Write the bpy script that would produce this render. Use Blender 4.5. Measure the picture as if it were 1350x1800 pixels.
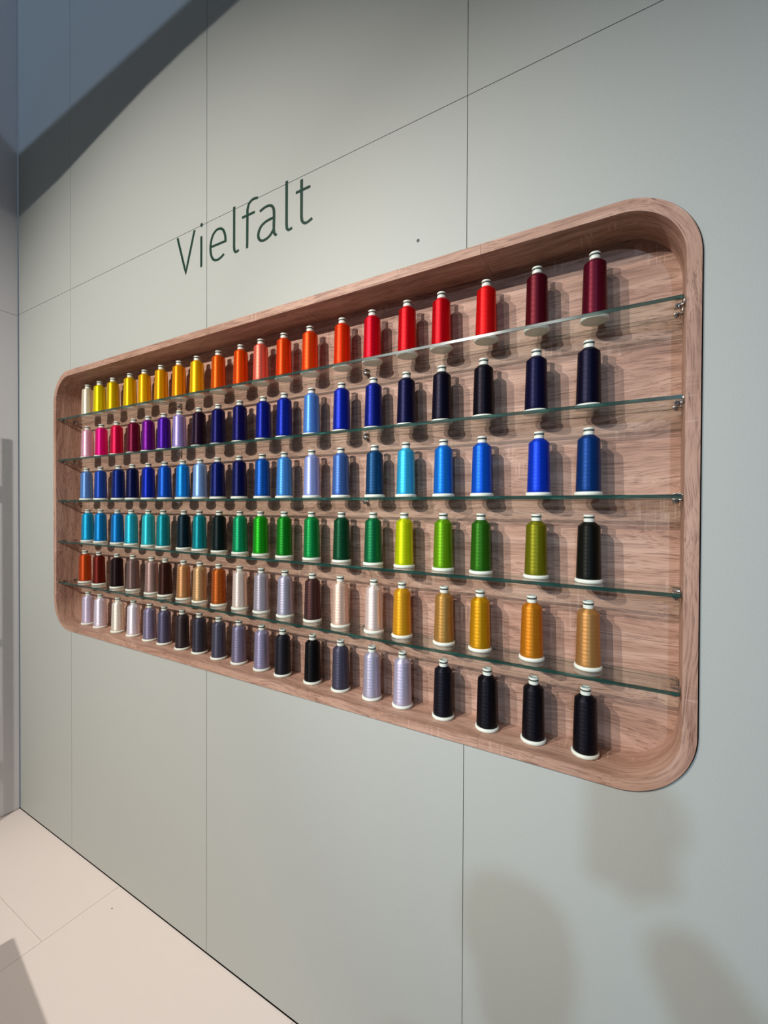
import bpy, bmesh, math, random
from mathutils import Matrix, Vector
random.seed(7)
PI = math.pi
for o in list(bpy.data.objects):
    bpy.data.objects.remove(o, do_unlink=True)
scene = bpy.context.scene
C = scene.collection

# ------------------------------------------------------------------ camera
F_PX, YAW, PITCH, ROLL = 778.534, 0.53128, -0.0095, 0.0044
CAM = Vector((0.0, -1.0296, 1.5883))
fwd = Vector((-math.sin(YAW)*math.cos(PITCH), math.cos(YAW)*math.cos(PITCH), math.sin(PITCH)))
right = Vector((math.cos(YAW), math.sin(YAW), 0.0)); up = right.cross(fwd)
r2 = math.cos(ROLL)*right + math.sin(ROLL)*up
u2 = -math.sin(ROLL)*right + math.cos(ROLL)*up
cam_data = bpy.data.cameras.new('camera')
cam_data.sensor_fit = 'HORIZONTAL'; cam_data.sensor_width = 36.0
cam_data.lens = F_PX/1350.0*36.0
cam_data.clip_start = 0.02
cam = bpy.data.objects.new('camera', cam_data); C.objects.link(cam)
m = Matrix((r2, u2, -fwd)).transposed().to_4x4(); m.translation = CAM
cam.matrix_world = m
scene.camera = cam

# ------------------------------------------------------------------ world, lamps, exposure
scene.view_settings.view_transform = 'Standard'
scene.view_settings.look = 'None'
scene.view_settings.gamma = 1.0
scene.view_settings.use_curve_mapping = False
scene.view_settings.exposure = 0.07
w = bpy.data.worlds.new('exhibition_hall'); scene.world = w; w.use_nodes = True
bg = w.node_tree.nodes['Background']
bg.inputs[0].default_value = (0.60, 0.78, 1.0, 1); bg.inputs[1].default_value = 0.12

def lamp_aim(o, target):
    d = Vector(target) - o.location
    o.rotation_euler = d.to_track_quat('-Z', 'Y').to_euler()

def spot(name, loc, target, energy, col, size_deg, blend, radius):
    l = bpy.data.lights.new(name, 'SPOT'); l.energy = energy; l.color = col
    l.spot_size = math.radians(size_deg); l.spot_blend = blend; l.shadow_soft_size = radius
    o = bpy.data.objects.new(name, l); C.objects.link(o); o.location = loc; lamp_aim(o, target)
    return o
def area(name, loc, target, energy, col, sx, sy):
    l = bpy.data.lights.new(name, 'AREA'); l.energy = energy; l.color = col
    l.shape = 'RECTANGLE'; l.size = sx; l.size_y = sy
    o = bpy.data.objects.new(name, l); C.objects.link(o); o.location = loc; lamp_aim(o, target)
    return o
# three track spots on one rail behind the viewer
spot('track_spot_lamp', (-1.55, -3.3, 3.42), (-1.70, 0, 1.48), 575, (1.0, 0.95, 0.90), 67, 1.0, 0.012)
spot('track_spot_lamp', (-2.55, -3.3, 3.75), (0.15, 0, 1.42), 470, (1.0, 0.96, 0.92), 34, 1.0, 0.012)
spot('track_spot_lamp', (-0.75, -3.3, 3.42), (-0.30, 0, 1.45), 60, (1.0, 0.96, 0.91), 60, 0.8, 0.012)
spot('ceiling_downlight_lamp', (-1.7, -2.2, 4.2), (-1.6, -0.85, 0), 180, (1.0, 0.89, 0.83), 44, 0.7, 0.04)
# cool light of the hall beyond and above the stand
spot('hall_lamp', (-1.2, -7.0, 8.4), (-1.6, 0, 3.6), 880, (0.47, 0.66, 1.0), 50, 0.5, 0.06)
spot('hall_lamp', (1.0, -5.4, 2.9), (0.75, 0, 1.0), 375, (0.50, 0.73, 1.0), 44, 1.0, 0.03)

# ------------------------------------------------------------------ material helpers
def new_mat(name):
    mt = bpy.data.materials.new(name); mt.use_nodes = True
    nt = mt.node_tree; b = nt.nodes['Principled BSDF']
    return mt, nt, b
def N(nt, t, **kw):
    n = nt.nodes.new(t)
    for k, v in kw.items():
        if k == 'inp':
            for a, val in v.items(): n.inputs[a].default_value = val
        else: setattr(n, k, v)
    return n
def lin(h):
    out = []
    for i in (0, 2, 4):
        s = int(h[i:i+2], 16)/255.0
        out.append(s/12.92 if s <= 0.04045 else ((s+0.055)/1.055)**2.4)
    return (*out, 1.0)
def ramp(nt, stops):
    n = nt.nodes.new('ShaderNodeValToRGB'); e = n.color_ramp.elements
    e[0].position, e[0].color = stops[0]; e[1].position, e[1].color = stops[-1]
    for p, c in stops[1:-1]:
        k = e.new(p); k.color = c
    return n

def simple(name, col, rough=0.5, metal=0.0, noise=0.0, nscale=60.0, bump=0.0, spec=0.5):
    mt, nt, b = new_mat(name)
    b.inputs['Roughness'].default_value = rough; b.inputs['Metallic'].default_value = metal
    b.inputs['Specular IOR Level'].default_value = spec
    tc = N(nt, 'ShaderNodeTexCoord')
    nz = N(nt, 'ShaderNodeTexNoise', inp={'Scale': nscale, 'Detail': 3.0})
    nt.links.new(tc.outputs['Object'], nz.inputs['Vector'])
    lo = tuple(c*(1-noise) for c in col[:3]) + (1,); hi = tuple(min(1, c*(1+noise)) for c in col[:3]) + (1,)
    rp = ramp(nt, [(0.3, lo), (0.7, hi)])
    nt.links.new(nz.outputs['Fac'], rp.inputs[0]); nt.links.new(rp.outputs[0], b.inputs['Base Color'])
    if bump:
        bp = N(nt, 'ShaderNodeBump', inp={'Strength': bump, 'Distance': 0.001})
        nt.links.new(nz.outputs['Fac'], bp.inputs['Height']); nt.links.new(bp.outputs[0], b.inputs['Normal'])
    return mt

def wood(name, uv=False, axis='X', tint=1.0):
    """sawn oak veneer: long streaks, pores, pale saw marks across the grain"""
    mt, nt, b = new_mat(name)
    tc = N(nt, 'ShaderNodeTexCoord'); L = nt.links.new
    src = tc.outputs['UV'] if uv else tc.outputs['Object']
    sx = (1, 1, 1)
    warp = N(nt, 'ShaderNodeTexNoise', inp={'Scale': 2.2, 'Detail': 2.0})
    mp0 = N(nt, 'ShaderNodeMapping', inp={'Scale': (1.0, 2.0, 3.0)}); L(src, mp0.inputs[0]); L(mp0.outputs[0], warp.inputs['Vector'])
    wsub = N(nt, 'ShaderNodeVectorMath', operation='SUBTRACT'); L(warp.outputs['Color'], wsub.inputs[0]); wsub.inputs[1].default_value = (0.5, 0.5, 0.5)
    wsc = N(nt, 'ShaderNodeVectorMath', operation='MULTIPLY'); L(wsub.outputs[0], wsc.inputs[0]); wsc.inputs[1].default_value = (0.0, 0.10, 0.10)
    wad = N(nt, 'ShaderNodeVectorMath', operation='ADD'); L(src, wad.inputs[0]); L(wsc.outputs[0], wad.inputs[1])
    def streak(scale, detail, rough):
        mp = N(nt, 'ShaderNodeMapping', inp={'Scale': scale}); L(wad.outputs[0], mp.inputs[0])
        nz = N(nt, 'ShaderNodeTexNoise', inp={'Scale': 1.0, 'Detail': detail, 'Roughness': rough}); L(mp.outputs[0], nz.inputs['Vector'])
        return nz
    broad = streak((2.5, 32, 32), 4.0, 0.6)
    fine = streak((6.0, 250, 250), 4.0, 0.66)
    pore = streak((14, 420, 420), 1.0, 0.5)
    r1 = ramp(nt, [(0.28, lin('987563')), (0.45, lin('B08A76')), (0.6, lin('C09B87')), (0.78, lin('CDAA96'))])
    L(broad.outputs['Fac'], r1.inputs[0])
    r2_ = ramp(nt, [(0.34, (0.44, 0.40, 0.38, 1)), (0.50, (1, 1, 1, 1)), (0.75, (1.0, 1.0, 1.0, 1))]); L(fine.outputs['Fac'], r2_.inputs[0])
    r3 = ramp(nt, [(0.30, (0.55, 0.50, 0.47, 1)), (0.42, (1, 1, 1, 1))]); L(pore.outputs['Fac'], r3.inputs[0])
    m1 = N(nt, 'ShaderNodeMix', data_type='RGBA', blend_type='MULTIPLY'); m1.inputs['Factor'].default_value = 0.8
    L(r1.outputs[0], m1.inputs['A']); L(r2_.outputs[0], m1.inputs['B'])
    m2 = N(nt, 'ShaderNodeMix', data_type='RGBA', blend_type='MULTIPLY'); m2.inputs['Factor'].default_value = 0.7
    L(m1.outputs['Result'], m2.inputs['A']); L(r3.outputs[0], m2.inputs['B'])
    # pale saw marks across the grain, in patches
    mpS = N(nt, 'ShaderNodeMapping', inp={'Scale': (170, 9, 9)}); L(src, mpS.inputs[0])
    saw = N(nt, 'ShaderNodeTexNoise', inp={'Scale': 1.0, 'Detail': 1.0}); L(mpS.outputs[0], saw.inputs['Vector'])
    mpP = N(nt, 'ShaderNodeMapping', inp={'Scale': (5.5, 13, 13)}); L(src, mpP.inputs[0])
    pat = N(nt, 'ShaderNodeTexNoise', inp={'Scale': 1.0, 'Detail': 1.0}); L(mpP.outputs[0], pat.inputs['Vector'])
    rs = ramp(nt, [(0.56, (0, 0, 0, 1)), (0.68, (1, 1, 1, 1))]); L(saw.outputs['Fac'], rs.inputs[0])
    rpp = ramp(nt, [(0.56, (0, 0, 0, 1)), (0.66, (1, 1, 1, 1))]); L(pat.outputs['Fac'], rpp.inputs[0])
    mm = N(nt, 'ShaderNodeMath', operation='MULTIPLY'); L(rs.outputs[0], mm.inputs[0]); L(rpp.outputs[0], mm.inputs[1])
    mk = N(nt, 'ShaderNodeMath', operation='MULTIPLY'); L(mm.outputs[0], mk.inputs[0]); mk.inputs[1].default_value = 0.4
    m3 = N(nt, 'ShaderNodeMix', data_type='RGBA', blend_type='MIX'); L(mk.outputs[0], m3.inputs['Factor'])
    L(m2.outputs['Result'], m3.inputs['A']); m3.inputs['B'].default_value = lin('D8BBA8')
    m4 = N(nt, 'ShaderNodeMix', data_type='RGBA', blend_type='MULTIPLY'); m4.inputs['Factor'].default_value = 1.0
    L(m3.outputs['Result'], m4.inputs['A']); m4.inputs['B'].default_value = (tint, tint, tint, 1)
    L(m4.outputs['Result'], b.inputs['Base Color'])
    b.inputs['Roughness'].default_value = 0.55; b.inputs['Specular IOR Level'].default_value = 0.3
    bp = N(nt, 'ShaderNodeBump', inp={'Strength': 0.25, 'Distance': 0.0006}); L(fine.outputs['Fac'], bp.inputs['Height']); L(bp.outputs[0], b.inputs['Normal'])
    return mt

M = {}
M['wall'] = simple('wall_paint', (0.445, 0.462, 0.425), 0.6, noise=0.05, nscale=420, bump=0.06, spec=0.3)
M['side_wall'] = simple('side_wall_paint', (0.67, 0.65, 0.66), 0.6, noise=0.05, nscale=420, bump=0.06, spec=0.3)
M['dark'] = simple('dark_substrate', (0.015, 0.015, 0.015), 0.9, noise=0.2)
M['floor'] = simple('floor_laminate', (0.80, 0.715, 0.655), 0.55, noise=0.035, nscale=300, bump=0.04, spec=0.3)
def add_specks(mt):
    nt = mt.node_tree; b = nt.nodes['Principled BSDF']; L = nt.links.new; old = b.inputs['Base Color'].links[0].from_socket
    tc = N(nt, 'ShaderNodeTexCoord'); vo = N(nt, 'ShaderNodeTexVoronoi', inp={'Scale': 10.0}); L(tc.outputs['Object'], vo.inputs['Vector'])
    sep = N(nt, 'ShaderNodeSeparateColor'); L(vo.outputs['Color'], sep.inputs[0])
    sz = N(nt, 'ShaderNodeMath', operation='MULTIPLY'); L(sep.outputs[0], sz.inputs[0]); sz.inputs[1].default_value = 0.034
    lt = N(nt, 'ShaderNodeMath', operation='LESS_THAN'); L(vo.outputs['Distance'], lt.inputs[0]); L(sz.outputs[0], lt.inputs[1])
    mx = N(nt, 'ShaderNodeMix', data_type='RGBA'); L(lt.outputs[0], mx.inputs['Factor']); L(old, mx.inputs['A']); mx.inputs['B'].default_value = (0.12, 0.10, 0.09, 1)
    L(mx.outputs['Result'], b.inputs['Base Color'])
add_specks(M['floor'])
M['canopy'] = simple('canopy_white', (0.6, 0.6, 0.6), 0.7, noise=0.03)
M['wood'] = wood('oak_veneer_panel')
M['wood_uv'] = wood('oak_veneer_frame', uv=True)
M['chrome'] = simple('chrome', (0.5, 0.48, 0.46), 0.18, metal=1.0, noise=0.05)
M['plastic'] = simple('cream_plastic', (0.72, 0.76, 0.66), 0.42, noise=0.03, nscale=200)
M['ring'] = simple('dark_print', (0.03, 0.045, 0.035), 0.6, noise=0.3, nscale=900)
M['green'] = simple('green_vinyl', lin('0A3424')[:3], 0.55, noise=0.05, spec=0.3)
M['steel'] = simple('grey_powder_coat', (0.25, 0.25, 0.26), 0.5, noise=0.05)

def glass_mats():
    mt = bpy.data.materials.new('clear_glass'); mt.use_nodes = True; nt = mt.node_tree; nt.nodes.clear(); L = nt.links.new
    out = N(nt, 'ShaderNodeOutputMaterial'); mix = N(nt, 'ShaderNodeMixShader')
    tr = N(nt, 'ShaderNodeBsdfTransparent'); tr.inputs[0].default_value = (0.93, 0.965, 0.95, 1)
    gl = N(nt, 'ShaderNodeBsdfGlossy', inp={'Roughness': 0.02}); gl.inputs[0].default_value = (1, 1, 1, 1)
    lw = N(nt, 'ShaderNodeLayerWeight', inp={'Blend': 0.5})
    pw = N(nt, 'ShaderNodeMath', operation='POWER'); L(lw.outputs['Facing'], pw.inputs[0]); pw.inputs[1].default_value = 5.0
    fr = N(nt, 'ShaderNodeMath', operation='MULTIPLY_ADD'); L(pw.outputs[0], fr.inputs[0]); fr.inputs[1].default_value = 0.90; fr.inputs[2].default_value = 0.035
    L(fr.outputs[0], mix.inputs[0]); L(tr.outputs[0], mix.inputs[1]); L(gl.outputs[0], mix.inputs[2]); L(mix.outputs[0], out.inputs[0])
    me, nt, b = new_mat('glass_edge'); L = nt.links.new
    tc = N(nt, 'ShaderNodeTexCoord'); mp = N(nt, 'ShaderNodeMapping', inp={'Scale': (14, 60, 160)}); L(tc.outputs['Object'], mp.inputs[0])
    nz = N(nt, 'ShaderNodeTexNoise', inp={'Scale': 1.0, 'Detail': 2.0}); L(mp.outputs[0], nz.inputs['Vector'])
    rp = ramp(nt, [(0.3, (0.004, 0.024, 0.019, 1)), (0.55, (0.008, 0.05, 0.04, 1)), (0.8, (0.05, 0.17, 0.14, 1))])
    L(nz.outputs['Fac'], rp.inputs[0]); L(rp.outputs[0], b.inputs['Base Color'])
    b.inputs['Roughness'].default_value = 0.2; b.inputs['Specular IOR Level'].default_value = 0.3; b.inputs['Alpha'].default_value = 0.9
    return mt, me
M['glass'], M['glass_edge'] = glass_mats()

def thread_mat():
    """wound satin thread; the colour is the object's own colour"""
    mt, nt, b = new_mat('satin_thread'); L = nt.links.new
    oi = N(nt, 'ShaderNodeObjectInfo'); tc = N(nt, 'ShaderNodeTexCoord')
    sp = N(nt, 'ShaderNodeSeparateXYZ'); L(tc.outputs['Object'], sp.inputs[0])
    at = N(nt, 'ShaderNodeMath', operation='ARCTAN2'); L(sp.outputs['Y'], at.inputs[0]); L(sp.outputs['X'], at.inputs[1])
    def wav(kz, kt):
        a = N(nt, 'ShaderNodeMath', operation='MULTIPLY'); L(sp.outputs['Z'], a.inputs[0]); a.inputs[1].default_value = kz
        c = N(nt, 'ShaderNodeMath', operation='MULTIPLY'); L(at.outputs[0], c.inputs[0]); c.inputs[1].default_value = kt
        d = N(nt, 'ShaderNodeMath', operation='ADD'); L(a.outputs[0], d.inputs[0]); L(c.outputs[0], d.inputs[1])
        s = N(nt, 'ShaderNodeMath', operation='SINE'); L(d.outputs[0], s.inputs[0]); return s
    a, c = wav(370.0, 4.0), wav(370.0, -4.0)
    e, g = wav(5200.0, 2.0), wav(4700.0, -2.0)
    s1 = N(nt, 'ShaderNodeMath', operation='MULTIPLY'); L(a.outputs[0], s1.inputs[0]); L(c.outputs[0], s1.inputs[1])
    s2 = N(nt, 'ShaderNodeMath', operation='ADD'); L(e.outputs[0], s2.inputs[0]); L(g.outputs[0], s2.inputs[1])
    s3 = N(nt, 'ShaderNodeMath', operation='MULTIPLY_ADD'); L(s2.outputs[0], s3.inputs[0]); s3.inputs[1].default_value = 0.12; L(s1.outputs[0], s3.inputs[2])
    bp = N(nt, 'ShaderNodeBump', inp={'Strength': 1.0, 'Distance': 0.00022}); L(s3.outputs[0], bp.inputs['Height']); L(bp.outputs[0], b.inputs['Normal'])
    L(oi.outputs['Color'], b.inputs['Base Color'])
    b.inputs['Roughness'].default_value = 0.46; b.inputs['Metallic'].default_value = 0.62
    b.inputs['Anisotropic'].default_value = 0.75; b.inputs['Anisotropic Rotation'].default_value = 0.25
    tg = N(nt, 'ShaderNodeTangent', direction_type='RADIAL', axis='Z'); L(tg.outputs[0], b.inputs['Tangent'])
    b.inputs['Specular IOR Level'].default_value = 0.4
    return mt
M['thread'] = thread_mat()

# ------------------------------------------------------------------ object helpers
def mesh_obj(name, me, parent=None):
    o = bpy.data.objects.new(name, me); C.objects.link(o)
    if parent: o.parent = parent
    return o
def from_bm(name, bm, mat, parent=None, smooth=False, loc=None):
    bmesh.ops.recalc_face_normals(bm, faces=bm.faces)
    me = bpy.data.meshes.new(name); bm.to_mesh(me); bm.free()
    for mt in (mat if isinstance(mat, (list, tuple)) else [mat]): me.materials.append(mt)
    if smooth:
        me.polygons.foreach_set('use_smooth', [True]*len(me.polygons))
        me.set_sharp_from_angle(angle=math.radians(38))
    o = mesh_obj(name, me, parent)
    if loc: o.location = loc
    return o
def box(bm, x0, x1, y0, y1, z0, z1):
    vs = [bm.verts.new(p) for p in ((x0,y0,z0),(x1,y0,z0),(x1,y1,z0),(x0,y1,z0),(x0,y0,z1),(x1,y0,z1),(x1,y1,z1),(x0,y1,z1))]
    return [bm.faces.new([vs[i] for i in f]) for f in ((0,1,2,3),(7,6,5,4),(0,4,5,1),(1,5,6,2),(2,6,7,3),(3,7,4,0))]
def prism_xz(bm, pts, y0, y1):
    a = [bm.verts.new((x, y0, z)) for x, z in pts]; b = [bm.verts.new((x, y1, z)) for x, z in pts]
    n = len(pts); bm.faces.new(a); bm.faces.new(b[::-1])
    for i in range(n): bm.faces.new((a[i], b[i], b[(i+1) % n], a[(i+1) % n]))
def lathe(profile, seg=40):
    bm = bmesh.new(); rings = []
    for r, z in profile:
        if r < 1e-6: rings.append([bm.verts.new((0, 0, z))])
        else: rings.append([bm.verts.new((r*math.cos(2*PI*i/seg), r*math.sin(2*PI*i/seg), z)) for i in range(seg)])
    for A, B in zip(rings, rings[1:]):
        for i in range(seg):
            j = (i+1) % seg
            if len(A) == 1 and len(B) == 1: continue
            if len(A) == 1: bm.faces.new((A[0], B[i], B[j]))
            elif len(B) == 1: bm.faces.new((A[i], A[j], B[0]))
            else: bm.faces.new((A[i], A[j], B[j], B[i]))
    return bm
def tag(o, label, cat, group=None, kind=None):
    o['label'] = label; o['category'] = cat
    if group: o['group'] = group
    if kind: o['kind'] = kind
    return o
def empty(name, loc=(0, 0, 0)):
    o = bpy.data.objects.new(name, None); C.objects.link(o); o.location = loc; o.empty_display_size = 0.05
    return o

# ------------------------------------------------------------------ niche dimensions (metres, wall face at y = 0)
XL, XR, ZB, ZT = -2.431, 0.0904, 1.0137, 2.2137
T, D, YF, RO = 0.0244, 0.104, -0.006, 0.140
def rr(off=0.0, n=18):
    """rounded rectangle grown by off, counter-clockwise from the bottom edge, as 4 arcs"""
    r = RO + off; arcs = []
    for cx, cz, a0 in ((XR-RO, ZB+RO, -90), (XR-RO, ZT-RO, 0), (XL+RO, ZT-RO, 90), (XL+RO, ZB+RO, 180)):
        arcs.append([(cx + r*math.cos(math.radians(a0+90*i/n)), cz + r*math.sin(math.radians(a0+90*i/n))) for i in range(n+1)])
    return arcs

# ------------------------------------------------------------------ walls: single panels with open joints
WALL_TOP = 4.7; SEAM_Z = 2.584
SX = [-2.812, -2.279, -1.330, -0.376, 0.577, 1.531, 2.485]
GAP = 0.0009
HB, HT = ZB-0.003, ZT+0.003
def notch(x0, x1, z0, z1, side):
    arcs = rr(0.003)
    if side == 'L':   # hole enters from the right edge
        pts = [(x0, z0), (x1, z0), (x1, HB)] + arcs[3][::-1] + arcs[2][::-1] + [(x1, HT), (x1, z1), (x0, z1)]
    else:
        pts = [(x1, z0), (x1, z1), (x0, z1), (x0, HT)] + arcs[1][::-1] + arcs[0][::-1] + [(x0, HB), (x0, z0)]
    return pts
bm = bmesh.new()
prism_xz(bm, notch(-2.85, -1.17, -0.02, WALL_TOP, 'L'), 0.0185, 0.055)
prism_xz(bm, notch(-1.17, 2.52, -0.02, WALL_TOP, 'R'), 0.0185, 0.055)
wall_back = from_bm('wall_back', bm, M['dark'])
tag(wall_back, 'pale grey-green panelled exhibition wall holding the wooden niche', 'wall', kind='structure')
for i in range(len(SX)-1):
    x0, x1 = SX[i]+GAP, SX[i+1]-GAP
    bm = bmesh.new(); za, zb_ = 0.004, SEAM_Z-GAP
    if i == 0: prism_xz(bm, notch(x0, x1, za, zb_, 'L'), 0, 0.018)
    elif i == 3: prism_xz(bm, notch(x0, x1, za, zb_, 'R'), 0, 0.018)
    elif i in (1, 2):
        box(bm, x0, x1, 0, 0.018, za, HB); box(bm, x0, x1, 0, 0.018, HT, zb_)
    else: box(bm, x0, x1, 0, 0.018, za, zb_)
    from_bm('panel', bm, M['wall'], wall_back)
    bm = bmesh.new(); box(bm, x0, x1, 0, 0.018, SEAM_Z+GAP, WALL_TOP); from_bm('panel', bm, M['wall'], wall_back)
bm = lathe([(0, 0), (0.0042, 0), (0.0042, 0.0008), (0.0016, 0.0010), (0, 0.0010)], 12)
bmesh.ops.rotate(bm, verts=bm.verts, cent=(0, 0, 0), matrix=Matrix.Rotation(PI/2, 3, 'X'))
from_bm('screw_mark', bm, M['ring'], wall_back, loc=(-0.507, 0.0, 2.275))

bm = bmesh.new(); box(bm, -2.87, -2.8335, -5.0, 0.0, -0.02, WALL_TOP)
wall_left = from_bm('wall_left', bm, M['dark'])
tag(wall_left, 'pale lilac-grey side wall meeting the niche wall at the left corner', 'wall', kind='structure')
ys = [-0.003, -0.95, -1.90, -2.85, -3.80, -4.75]
for a, b_ in zip(ys, ys[1:]):
    for z0, z1 in ((0.004, SEAM_Z-0.006-GAP), (SEAM_Z-0.006+GAP, WALL_TOP)):
        bm = bmesh.new(); box(bm, -2.833, -2.815, b_+GAP, a-GAP, z0, z1); from_bm('panel', bm, M['side_wall'], wall_left)

# ------------------------------------------------------------------ floor boards
bm = bmesh.new(); box(bm, -2.85, 3.0, -5.2, 0.02, -0.08, -0.0125)
floor = from_bm('floor', bm, M['dark'])
tag(floor, 'pale pinkish-white stand floor laid in large boards', 'floor', kind='structure')
fx = [-2.832, -1.881, -0.922, 0.035, 0.992, 1.949, 2.906]
for i in range(len(fx)-1):
    cuts = [-0.001] + ([-0.278, -2.19, -4.10] if i % 2 == 0 else [-1.235, -3.145]) + [-5.05]
    for a, b_ in zip(cuts, cuts[1:]):
        bm = bmesh.new(); box(bm, fx[i]+0.0006, fx[i+1]-0.0006, b_+0.0006, a-0.0006, -0.012, 0.0)
        from_bm('board', bm, M['floor'], floor)

# canopy of the stand and its header, above and behind the viewer
bm = bmesh.new(); box(bm, -2.81, 2.6, -5.2, -1.37, 4.31, 4.387)
tag(from_bm('ceiling', bm, M['canopy']), 'flat white canopy over the stand, ending short of the wall', 'ceiling', kind='structure')
bm = bmesh.new()
lo = [(-2.81, 3.180), (-2.55, 3.206), (-2.276, 3.230), (-2.02, 3.253), (-1.795, 3.2875), (-1.63, 3.311), (-1.5, 3.323), (-1.33, 3.331), (-1.1, 3.336), (2.6, 3.336)]
prism_xz(bm, lo + [(2.6, 4.31), (-2.81, 4.31)], -1.43, -1.40)
tag(from_bm('trim_1', bm, M['canopy']), 'white curved header hanging below the canopy', 'header', kind='structure')

# ------------------------------------------------------------------ wooden niche
niche = empty('display_niche', (-1.17, 0.0, ZB))
tag(niche, 'long oak wall niche with rounded corners holding rows of thread', 'wall niche')
inv = Vector((1.17, 0, -ZB))
def npart(name, bm, mat, smooth=False):
    o = from_bm(name, bm, mat, niche, smooth); o.matrix_parent_inverse = Matrix.Translation(-niche.location); return o
outer, inner = rr(0.0), rr(-T)
SEAM_L, SEAM_R, SG = -2.006, -0.340, 0.0005
def subdiv(p, q, n): return [(p[0]+(q[0]-p[0])*i/n, p[1]+(q[1]-p[1])*i/n) for i in range(n+1)]
def sweep(name, out, inn):
    bm = bmesh.new(); uvl = bm.loops.layers.uv.new('UVMap'); ring = []; s = 0.0; S = []
    for k, (o_, i_) in enumerate(zip(out, inn)):
        if k: s += math.hypot(o_[0]-out[k-1][0], o_[1]-out[k-1][1])*0.55 + math.hypot(i_[0]-inn[k-1][0], i_[1]-inn[k-1][1])*0.45
        S.append(s)
        ring.append([bm.verts.new((o_[0], D, o_[1])), bm.verts.new((o_[0], YF, o_[1])), bm.verts.new((i_[0], YF, i_[1])), bm.verts.new((i_[0], D, i_[1]))])
    V = [0.0, 0.11, 0.1344, 0.2444, 0.2688]; off = random.uniform(0, 8)
    for k in range(len(ring)-1):
        for j in range(4):
            f = bm.faces.new((ring[k][j], ring[k][(j+1) % 4], ring[k+1][(j+1) % 4], ring[k+1][j]))
            for lp, uv in zip(f.loops, ((S[k], V[j]), (S[k], V[j+1]), (S[k+1], V[j+1]), (S[k+1], V[j]))): lp[uvl].uv = (uv[0]+off, uv[1]+off*0.37)
    bm.faces.new(ring[0]); bm.faces.new(ring[-1][::-1])
    return npart(name, bm, M['wood_uv'], True)
zo, zi = (ZT, ZT-T), (ZB, ZB+T)
sweep('end_frame', [(SEAM_R+SG, ZB)] + outer[0] + outer[1] + [(SEAM_R+SG, ZT)],
                   [(SEAM_R+SG, ZB+T)] + inner[0] + inner[1] + [(SEAM_R+SG, ZT-T)])
sweep('end_frame', [(SEAM_L-SG, ZT)] + outer[2] + outer[3] + [(SEAM_L-SG, ZB)],
                   [(SEAM_L-SG, ZT-T)] + inner[2] + inner[3] + [(SEAM_L-SG, ZB+T)])
sweep('top_rail', subdiv((SEAM_L, ZT), (SEAM_R, ZT), 4), subdiv((SEAM_L, ZT-T), (SEAM_R, ZT-T), 4))
sweep('bottom_rail', subdiv((SEAM_L, ZB), (SEAM_R, ZB), 4), subdiv((SEAM_L, ZB+T), (SEAM_R, ZB+T), 4))
bm = bmesh.new(); prism_xz(bm, sum(rr(0.0), []), D+0.0003, D+0.014)
npart('back_panel', bm, M['wood'])

# ------------------------------------------------------------------ glass shelves: five, each of three panes
TOPS = [2.003, 1.810, 1.617, 1.424, 1.231]; GT = 0.008
JX = [XL+T+0.002, -1.62, -0.726, XR-T-0.003]
rank = ['topmost', 'second', 'third', 'fourth', 'lowest']
for s, zt in enumerate(TOPS):
    sh = empty('glass_shelf', (-1.17, 0.0, zt-GT))
    tag(sh, ('topmost' if s == 0 else 'lowest' if s == 4 else rank[s] + ' from the top') + ' of the five clear glass shelves in the niche', 'glass shelf', 'glass shelves in the niche')
    for a, b_ in zip(JX, JX[1:]):
        bm = bmesh.new(); box(bm, a+0.0006, b_-0.0006, 0.001, D-0.0015, zt-GT, zt)
        bmesh.ops.bevel(bm, geom=list(bm.edges), offset=0.0007, segments=1, affect='EDGES')
        bm.normal_update(); mid = Vector(((a+b_)/2, D/2, zt-GT/2))
        for f in bm.faces:      # polished front edge and ground arrises are green, the rest is clear
            nn = f.normal; flat = max(abs(nn.x), abs(nn.y), abs(nn.z)) > 0.99
            f.material_index = 1 if (not flat or (abs(nn.y) > 0.99 and f.calc_center_median().y < 0.01)) else 0
        o = from_bm('pane', bm, [M['glass'], M['glass_edge']], sh); o.matrix_parent_inverse = Matrix.Translation(-sh.location)

# chrome clips: two at each end of a shelf, one at each joint on the back panel
def clip_mesh():
    bm = bmesh.new(); prof = 10
    # a U of round-edged plate that grips the glass, seen along y; x = 0 at the mounting face, grips towards -x
    for z0, z1 in ((-0.0125, -0.0088), (0.0008, 0.0026)):
        box(bm, -0.0165, 0.0, -0.006, 0.006, z0, z1)
    box(bm, -0.0026, 0.0, -0.006, 0.006, -0.0088, 0.0008)
    bmesh.ops.bevel(bm, geom=list(bm.edges), offset=0.0008, segments=2, affect='EDGES', profile=0.6)
    for zc, r in ((-0.0150, 0.0045),):
        b2 = lathe([(0, -0.003), (r*0.75, -0.0026), (r, 0.0), (r, 0.003), (0, 0.003)], 14)
        for v in b2.verts: v.co += Vector((-0.011, 0, zc))
        me = bpy.data.meshes.new('tmp'); b2.to_mesh(me); b2.free(); bm.from_mesh(me); bpy.data.meshes.remove(me)
    bmesh.ops.recalc_face_normals(bm, faces=bm.faces)
    me = bpy.data.meshes.new('shelf_clip'); bm.to_mesh(me); bm.free(); me.materials.append(M['chrome'])
    me.polygons.foreach_set('use_smooth', [True]*len(me.polygons)); me.set_sharp_from_angle(angle=math.radians(40))
    return me
cm = clip_mesh()
def clip(x, y, z, rz):
    o = mesh_obj('shelf_clip', cm, niche); o.location = (x - niche.location.x, y, z - ZB); o.rotation_euler = (0, 0, rz)
    o['label'] = 'small chrome shelf clip'
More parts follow.
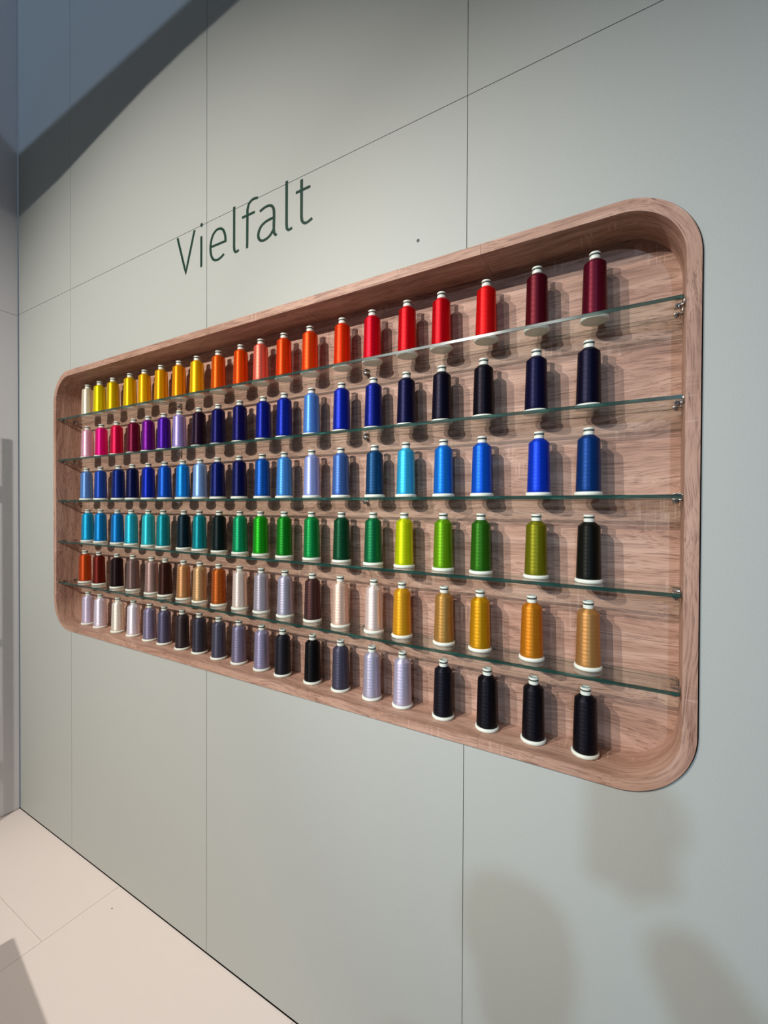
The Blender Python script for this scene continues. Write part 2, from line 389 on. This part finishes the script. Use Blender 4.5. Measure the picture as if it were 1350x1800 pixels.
for zt in TOPS:
    for y in (0.026, 0.074):
        clip(XR-T, y, zt, 0.0); clip(XL+T, y, zt, PI)
    for x in JX[1:3]: clip(x, D, zt, PI/2)

# ------------------------------------------------------------------ lettering on the wall
LET = {'V': [[(-1.4932, 2.5792), (-1.4459, 2.4398), (-1.3961, 2.5792)]],
 'i': [[(-1.3590, 2.5455), (-1.3595, 2.4380)]],
 'e': [[(-1.307, 2.4925), (-1.2334, 2.4915), (-1.2358, 2.5133), (-1.2470, 2.5345), (-1.2650, 2.5430), (-1.2838, 2.5410), (-1.3009, 2.5259), (-1.3101, 2.496), (-1.307, 2.4665), (-1.2959, 2.4471), (-1.2780, 2.4396), (-1.2595, 2.4420), (-1.2410, 2.4500)]],
 'l': [[(-1.1910, 2.5924), (-1.1912, 2.4573), (-1.1882, 2.4447), (-1.1808, 2.4397), (-1.1683, 2.4427)]],
 'f': [[(-1.0813, 2.5845), (-1.1021, 2.5874), (-1.1204, 2.5790), (-1.1281, 2.5620), (-1.1294, 2.4372)], [(-1.1528, 2.5436), (-1.0945, 2.5436)]],
 'a': [[(-1.0717, 2.5370), (-1.0482, 2.5430), (-1.0262, 2.5410), (-1.0135, 2.5296), (-1.0099, 2.511), (-1.0105, 2.4620), (-1.0072, 2.4466), (-0.9987, 2.4396)], [(-1.0114, 2.4986), (-1.043, 2.4967), (-1.0663, 2.4874), (-1.0778, 2.4690), (-1.0757, 2.4518), (-1.0625, 2.4411), (-1.0428, 2.4411), (-1.0249, 2.4486), (-1.0113, 2.4620)]],
 'L': [[(-0.9572, 2.5923), (-0.9576, 2.4613), (-0.9555, 2.4471), (-0.9482, 2.4401), (-0.9348, 2.4424)]],
 't': [[(-0.8972, 2.5748), (-0.8976, 2.4633), (-0.8941, 2.4485), (-0.8825, 2.4400), (-0.8689, 2.4415), (-0.8558, 2.4461)], [(-0.9200, 2.5426), (-0.8638, 2.5426)]]}
CORNERS = {'V': {1}, 'e': {1}, 'l': {1}, 'L': {1}, 't': {1}, 'f': {3}}
def catmull(pts, corners, n=6):
    out = []
    for i in range(len(pts)-1):
        p1, p2 = Vector(pts[i]), Vector(pts[i+1])
        p0 = Vector(pts[i-1]) if i > 0 and i not in corners else p1*2-p2
        p3 = Vector(pts[i+2]) if i+2 < len(pts) and (i+1) not in corners else p2*2-p1
        for k in range(n):
            t = k/n
            out.append(0.5*((2*p1)+(p2-p0)*t+(2*p0-5*p1+4*p2-p3)*t*t+(3*p1-p0-3*p2+p3)*t**3))
    out.append(Vector(pts[-1])); return out
PX, PZ = 0.0050, 0.0037        # pen half widths across stems and bars
def ribbon(bm, pts, y0, y1):
    A = []; n = len(pts)
    for i, p in enumerate(pts):
        d0 = (pts[i]-pts[i-1]) if i else None; d1 = (pts[i+1]-pts[i]) if i < n-1 else None
        def nrm(d):
            q = Vector((d.x/PX, d.y/PZ)); q.normalize(); return Vector((-q.y, q.x))
        if d0 is None: nn = nrm(d1)
        elif d1 is None: nn = nrm(d0)
        else:
            a, b = nrm(d0), nrm(d1); nn = (a+b); nn.normalize(); nn = nn/max(0.45, nn.dot(a))
        off = Vector((nn.x*PX, nn.y*PZ)); A.append((p+off, p-off))
    vs = [[bm.verts.new((q.x, y, q.y)) for q in (l, r) for y in (y0, y1)] for l, r in A]
    for a, b in zip(vs, vs[1:]):
        for f in ((0, 2, 2, 0), (1, 3, 3, 1), (0, 1, 1, 0), (2, 3, 3, 2)):
            bm.faces.new((a[f[0]], a[f[1]], b[f[2]], b[f[3]]))
    for e in (vs[0], vs[-1]): bm.faces.new((e[0], e[1], e[3], e[2]))
words = empty('wall_lettering', (-1.17, -0.001, 2.438))
tag(words, 'thin dark green lettering reading Vielfalt on the wall above the niche', 'lettering')
for k, (ch, strokes) in enumerate(LET.items()):
    bm = bmesh.new()
    for j, s in enumerate(strokes):
        cs = CORNERS.get(ch, set()) if j == 0 else set()
        y0 = -0.0012 - 0.0001*j
        ribbon(bm, catmull(s, cs), y0, -0.0003)
    if ch == 'i':
        prism_xz(bm, [(-1.3575+0.0066*math.cos(2*PI*q/18), 2.5850+0.0066*math.sin(2*PI*q/18)) for q in range(18)], -0.0012, -0.0003)
    o = from_bm('letter', bm, M['green'], words); o.matrix_parent_inverse = Matrix.Translation(-words.location)

# ------------------------------------------------------------------ thread spools
me_thread = None
def keep(bm, mat, name):
    bmesh.ops.recalc_face_normals(bm, faces=bm.faces)
    me = bpy.data.meshes.new(name); bm.to_mesh(me); bm.free(); me.materials.append(mat)
    me.polygons.foreach_set('use_smooth', [True]*len(me.polygons)); me.set_sharp_from_angle(angle=math.radians(50))
    return me
me_thread = keep(lathe([(0.012, 0.0088), (0.0255, 0.0088), (0.0262, 0.0096), (0.0260, 0.018), (0.0252, 0.05), (0.0243, 0.085), (0.0234, 0.118), (0.0232, 0.1236),
                        (0.0228, 0.1250), (0.0218, 0.1262), (0.0180, 0.1294), (0.0124, 0.1342), (0.0115, 0.1346)], 48), M['thread'], 'thread_winding')
me_base = keep(lathe([(0, 0.0016), (0.0235, 0.0016), (0.0250, 0.0002), (0.0272, 0.0), (0.0288, 0.0012), (0.0295, 0.0036), (0.0294, 0.0062), (0.0284, 0.0080), (0.0270, 0.0087), (0.0120, 0.0087), (0, 0.0087)], 40), M['plastic'], 'base')
me_neck = keep(lathe([(0.0112, 0.1350), (0.0113, 0.1424), (0.0107, 0.1428), (0.0107, 0.1462), (0.0115, 0.1466), (0.0117, 0.1480), (0.0115, 0.1502), (0.0106, 0.1508), (0.0090, 0.1504), (0.0085, 0.1490), (0.0085, 0.1300)], 28), M['plastic'], 'neck')
me_ring = keep(lathe([(0.0108, 0.1430), (0.01120, 0.1430), (0.01120, 0.1461), (0.0108, 0.1461)], 28), M['ring'], 'neck_ring')

ROWS = [
 [(-2.243,'F0E4C6','cream white'),(-2.136,'EADA00','lemon yellow'),(-2.026,'D8B400','mustard yellow'),(-1.895,'F2C600','sunny yellow'),(-1.792,'F4B400','golden yellow'),(-1.676,'F0A800','amber yellow'),(-1.565,'F69A00','yellow-orange'),(-1.457,'F5BA00','warm yellow'),(-1.339,'E85C00','dark orange'),(-1.222,'F04E00','vivid orange'),(-1.122,'F4705C','coral pink'),(-1.018,'EE4000','orange-red'),(-0.908,'F04608','orange-red'),(-0.785,'EA3400','red-orange'),(-0.679,'DC0020','crimson red'),(-0.565,'D00010','red'),(-0.465,'C80012','deep red'),(-0.344,'E40E0E','bright red'),(-0.222,'580818','dark maroon'),(-0.099,'5E0A22','wine maroon')],
 [(-2.244,'F2B6CC','light pink'),(-2.125,'EC0E7C','hot pink'),(-2.002,'CA063E','raspberry red'),(-1.874,'6A0830','burgundy'),(-1.766,'6C0E84','purple'),(-1.658,'481294','violet'),(-1.559,'AA9ADE','lavender'),(-1.446,'241028','blackish purple'),(-1.339,'12125A','navy'),(-1.226,'10105A','dark navy'),(-1.111,'0A1E8A','deep royal blue'),(-1.018,'0A2698','royal blue'),(-0.902,'5890E4','cornflower blue'),(-0.785,'0824A2','ultramarine'),(-0.674,'081C7C','dark ultramarine'),(-0.568,'0C0E38','midnight blue'),(-0.462,'0E0A20','blue-black'),(-0.349,'100A18','black'),(-0.222,'0C0A32','dark midnight blue'),(-0.109,'0C0A26','navy-black')],
 [(-2.252,'6A96D6','steel blue'),(-2.132,'224EB2','medium blue'),(-1.984,'0A287A','navy blue'),(-1.881,'081246','dark navy'),(-1.768,'082AAA','cobalt blue'),(-1.654,'0C52BA','strong blue'),(-1.540,'1484DE','azure blue'),(-1.441,'8AB6F2','pale sky blue'),(-1.338,'0A1A62','navy'),(-1.226,'081250','dark navy'),(-1.116,'1258B2','medium blue'),(-1.014,'4A92DE','sky blue'),(-0.900,'A2B2EE','pale periwinkle'),(-0.790,'466EB6','slate blue'),(-0.669,'12446E','dark teal-blue'),(-0.568,'38B6E6','bright cyan'),(-0.457,'1274D6','azure blue'),(-0.353,'0A5AD2','vivid blue'),(-0.215,'083ACA','royal blue'),(-0.108,'083878','petrol blue')],
 [(-2.241,'16A0CE','turquoise blue'),(-2.132,'0A84CA','cerulean blue'),(-1.995,'0A78BE','cerulean blue'),(-1.886,'26B6D2','light cyan'),(-1.764,'34C6D2','aqua'),(-1.662,'10909C','teal'),(-1.535,'06222E','blackish teal'),(-1.440,'0E929C','teal'),(-1.331,'061A1A','greenish black'),(-1.225,'0C9662','emerald green'),(-1.123,'1AA21A','bright green'),(-1.014,'0C7C1C','leaf green'),(-0.900,'0A8A42','jade green'),(-0.786,'064A2C','bottle green'),(-0.672,'086C3E','dark emerald'),(-0.572,'CCDA06','lime yellow'),(-0.456,'6AA20A','lime green'),(-0.354,'2C6A0E','forest green'),(-0.220,'7A7A0E','olive'),(-0.106,'12140E','greenish black')],
 [(-2.267,'C24A16','rust orange'),(-2.148,'6A1A0E','dark reddish brown'),(-1.998,'221016','blackish brown'),(-1.880,'7C6662','taupe'),(-1.746,'AA8E86','rosy taupe'),(-1.655,'3A1C16','dark brown'),(-1.535,'C28E5E','tan'),(-1.439,'CAA272','light tan'),(-1.332,'B25A1C','copper'),(-1.223,'F2E2D6','ivory'),(-1.121,'B6B2BE','silver grey'),(-1.013,'B2B0C2','silver grey'),(-0.898,'4A2E2C','chocolate brown'),(-0.788,'EACAB6','pale peach'),(-0.669,'EEDAD2','pinkish white'),(-0.578,'E2A220','golden yellow'),(-0.453,'B28642','bronze'),(-0.355,'CA920C','old gold'),(-0.228,'CA7E18','amber'),(-0.106,'BA884E','light bronze')],
 [(-2.245,'DED2EA','pale lilac'),(-2.135,'EEE6F6','lilac white'),(-1.992,'F6EEDE','cream'),(-1.877,'F4EEF8','white'),(-1.756,'8E88A6','violet grey'),(-1.660,'5C5A74','slate violet'),(-1.542,'3C3438','brownish charcoal'),(-1.444,'40404E','dark slate'),(-1.332,'565668','slate grey'),(-1.230,'86829C','violet grey'),(-1.116,'A29EBE','silver violet'),(-1.020,'24242E','charcoal'),(-0.897,'0A0A0E','black'),(-0.787,'4C4C60','slate grey'),(-0.675,'BAB8CE','silver'),(-0.576,'C2BED6','silver'),(-0.453,'12121E','black'),(-0.335,'0E0C16','black'),(-0.223,'0E0C16','black'),(-0.110,'0E0C16','black')],
]
ORD = ['first','second','third','fourth','fifth','sixth','seventh','eighth','ninth','tenth']
PLACE = ['on the topmost glass shelf', 'on the second glass shelf from top', 'on the third glass shelf from top', 'on the fourth glass shelf from top', 'on the lowest glass shelf', 'on the wooden niche floor']
BASEZ = TOPS + [ZB+T]
for r, row in enumerate(ROWS):
    for k, (x, hexc, cname) in enumerate(row):
        if k < 10: pos = 'leftmost' if k == 0 else ORD[k] + ' from left'
        else: pos = 'rightmost' if k == 19 else ORD[19-k] + ' from right'
        sp = empty('thread_spool', (x, 0.055 + random.uniform(-0.002, 0.002), BASEZ[r]+0.0002))
        sp.rotation_euler = (0, 0, random.uniform(0, 2*PI))
        tag(sp, f'{cname} thread spool {PLACE[r]}, {pos}', 'thread spool', 'thread spools ' + PLACE[r])
        o = mesh_obj('thread_winding', me_thread, sp); o.color = lin(hexc); o['label'] = cname + ' wound thread'
        b_ = mesh_obj('base', me_base, sp)
        nk = mesh_obj('neck', me_neck, sp)
        mesh_obj('neck_ring', me_ring, nk)

# ------------------------------------------------------------------ beside and behind the viewer: rack, plinth, an added shadow-casting visitor
rack = empty('display_rack', (-2.6, -0.75, 0.0))
tag(rack, 'tall grey steel display rack standing close to the side wall', 'display rack')
def rpart(name, bm):
    o = from_bm(name, bm, M['steel'], rack); o.matrix_parent_inverse = Matrix.Translation(-rack.location); return o
for ya, yb, zt_ in ((-0.617, -0.588, 2.183), (-1.117, -1.088, 2.183), (-0.655, -0.635, 1.02)):
    bm = bmesh.new(); box(bm, -2.602, -2.598, ya, yb, 0.0, zt_); rpart('post', bm)
for z0, z1, ye in ((1.909, 1.976, -0.600), (0.722, 0.805, -0.576), (1.30, 1.33, -0.617)):
    bm = bmesh.new(); box(bm, -2.606, -2.6025, -1.117, ye, z0, z1); rpart('crossbar', bm)
for ya in (-0.617, -1.117):
    bm = bmesh.new(); box(bm, -2.70, -2.50, ya-0.01, ya+0.039, 0.0, 0.02); rpart('foot', bm)

plinth = empty('plinth', (-1.874, -1.104, 0.0))
tag(plinth, 'white display plinth standing left of the viewer', 'plinth')
plinth.rotation_euler = (0, 0, math.radians(-9))
bm = bmesh.new(); box(bm, 0.02, 0.58, -0.58, -0.02, 0.0, 0.86); from_bm('body', bm, M['canopy'], plinth)
bm = bmesh.new(); box(bm, 0.0, 0.60, -0.60, 0.0, 0.86, 0.90); bmesh.ops.bevel(bm, geom=list(bm.edges), offset=0.003, segments=2, affect='EDGES'); from_bm('top', bm, M['canopy'], plinth)

M['cloth'] = simple('dark_cloth', (0.03, 0.03, 0.04), 0.8, noise=0.2, nscale=200)
M['skin'] = simple('skin', (0.52, 0.33, 0.25), 0.5, noise=0.04)
M['hair'] = simple('brown_hair', (0.05, 0.03, 0.02), 0.6, noise=0.3, nscale=300)
figure = empty('shadow_figure', (0.35, -2.62, 0.0))  # unseen figure added behind the camera, posed to cast the lower-right wall shadow
tag(figure, 'visitor in dark clothes raising a phone, added unseen to cast the lower-right wall shadow', 'shadow_figure')
def skin_obj(name, pts, edges, root, mat, levels=2):
    me = bpy.data.meshes.new(name); me.from_pydata([p[:3] for p in pts], edges, []); me.materials.append(mat)
    o = mesh_obj(name, me, figure); o.matrix_parent_inverse = Matrix.Translation(-figure.location)
    sk = o.modifiers.new('skin', 'SKIN'); sk.use_smooth_shade = True
    layer = me.skin_vertices[0] if me.skin_vertices else None
    if layer is None:
        bmx = bmesh.new(); bmx.from_mesh(me); bmx.verts.layers.skin.verify(); bmx.to_mesh(me); bmx.free(); layer = me.skin_vertices[0]
    for k, p in enumerate(pts):
        layer.data[k].radius = (p[3], p[4] if len(p) > 4 else p[3]); layer.data[k].use_root = (k == root)
    ss = o.modifiers.new('subdivision', 'SUBSURF'); ss.levels = ss.render_levels = levels
    return o
Y0 = -2.62
P = [(0.35, Y0, 0.95, .15, .11), (0.35, Y0, 1.15, .13, .10), (0.35, Y0, 1.38, .16, .11), (0.355, Y0, 1.50, .07, .07), (0.36, Y0+.01, 1.57, .055, .055),
     (0.20, Y0, 1.46, .055), (0.12, Y0, 1.18, .042), (0.16, Y0+.14, 0.95, .033),
     (0.51, Y0, 1.46, .060), (0.575, Y0+.03, 1.67, .054), (0.49, Y0+.06, 1.78, .034),
     (0.26, Y0, 0.88, .09), (0.25, Y0+.02, 0.48, .06), (0.25, Y0, 0.08, .045), (0.25, Y0+.14, 0.035, .035),
     (0.44, Y0, 0.88, .09), (0.45, Y0+.02, 0.48, .06), (0.45, Y0, 0.08, .045), (0.45, Y0+.14, 0.035, .035)]
E_ = [(0, 1), (1, 2), (2, 3), (3, 4), (2, 5), (5, 6), (6, 7), (2, 8), (8, 9), (9, 10), (0, 11), (11, 12), (12, 13), (13, 14), (0, 15), (15, 16), (16, 17), (17, 18)]
skin_obj('body', P, E_, 0, M['cloth'])
H = [(0.36, Y0+.01, 1.56, .045), (0.36, Y0+.03, 1.63, .062, .072), (0.36, Y0+.02, 1.70, .075, .09), (0.36, Y0+.015, 1.755, .06, .075), (0.36, Y0+.115, 1.675, .012), (0.36, Y0+.085, 1.69, .02)]
head = skin_obj('head', H, [(0, 1), (1, 2), (2, 3), (2, 5), (5, 4)], 0, M['skin'])
skin_obj('hair', [(0.36, Y0-.045, 1.66, .06, .045), (0.36, Y0-.03, 1.74, .075, .07), (0.36, Y0+.01, 1.785, .06, .07)], [(0, 1), (1, 2)], 0, M['hair'])
for nm, wx, wy, wz, sx in (('hand', 0.49, Y0+.06, 1.78, 1), ('hand', 0.16, Y0+.14, 0.95, -1)):
    dz = 1 if wz > 1.5 else -1
    pts = [(wx, wy, wz, .024, .018), (wx-.012*sx, wy+.015, wz+.05*dz, .034, .014)]; ed = [(0, 1)]
    for q in range(4):
        b0 = len(pts); fxx = wx - .012*sx + (q-1.5)*.019
        pts += [(fxx, wy+.02, wz+.085*dz, .009), (fxx-.008*sx, wy+.035, wz+(.115-.004*abs(q-1.3))*dz, .008), (fxx-.018*sx, wy+.03, wz+(.137-.006*abs(q-1.3))*dz, .0075)]
        ed += [(1, b0), (b0, b0+1), (b0+1, b0+2)]
    b0 = len(pts); pts += [(wx-.045*sx, wy+.02, wz+.045*dz, .010), (wx-.058*sx, wy+.03, wz+.075*dz, .009)]; ed += [(0, b0), (b0, b0+1)]
    skin_obj(nm, pts, ed, 0, M['skin'])
phone = empty('phone', (0.445, Y0+.115, 1.775))  # added with the figure, shapes the top of its shadow
tag(phone, 'black smartphone held up by the added visitor', 'phone')
bm = bmesh.new(); box(bm, -0.037, 0.037, -0.004, 0.004, 0.0, 0.15); bmesh.ops.bevel(bm, geom=list(bm.edges), offset=0.003, segments=2, affect='EDGES')
from_bm('case', bm, M['ring'], phone)
bm = bmesh.new(); box(bm, -0.034, 0.034, -0.0052, -0.0042, 0.004, 0.146); from_bm('screen', bm, M['steel'], phone)
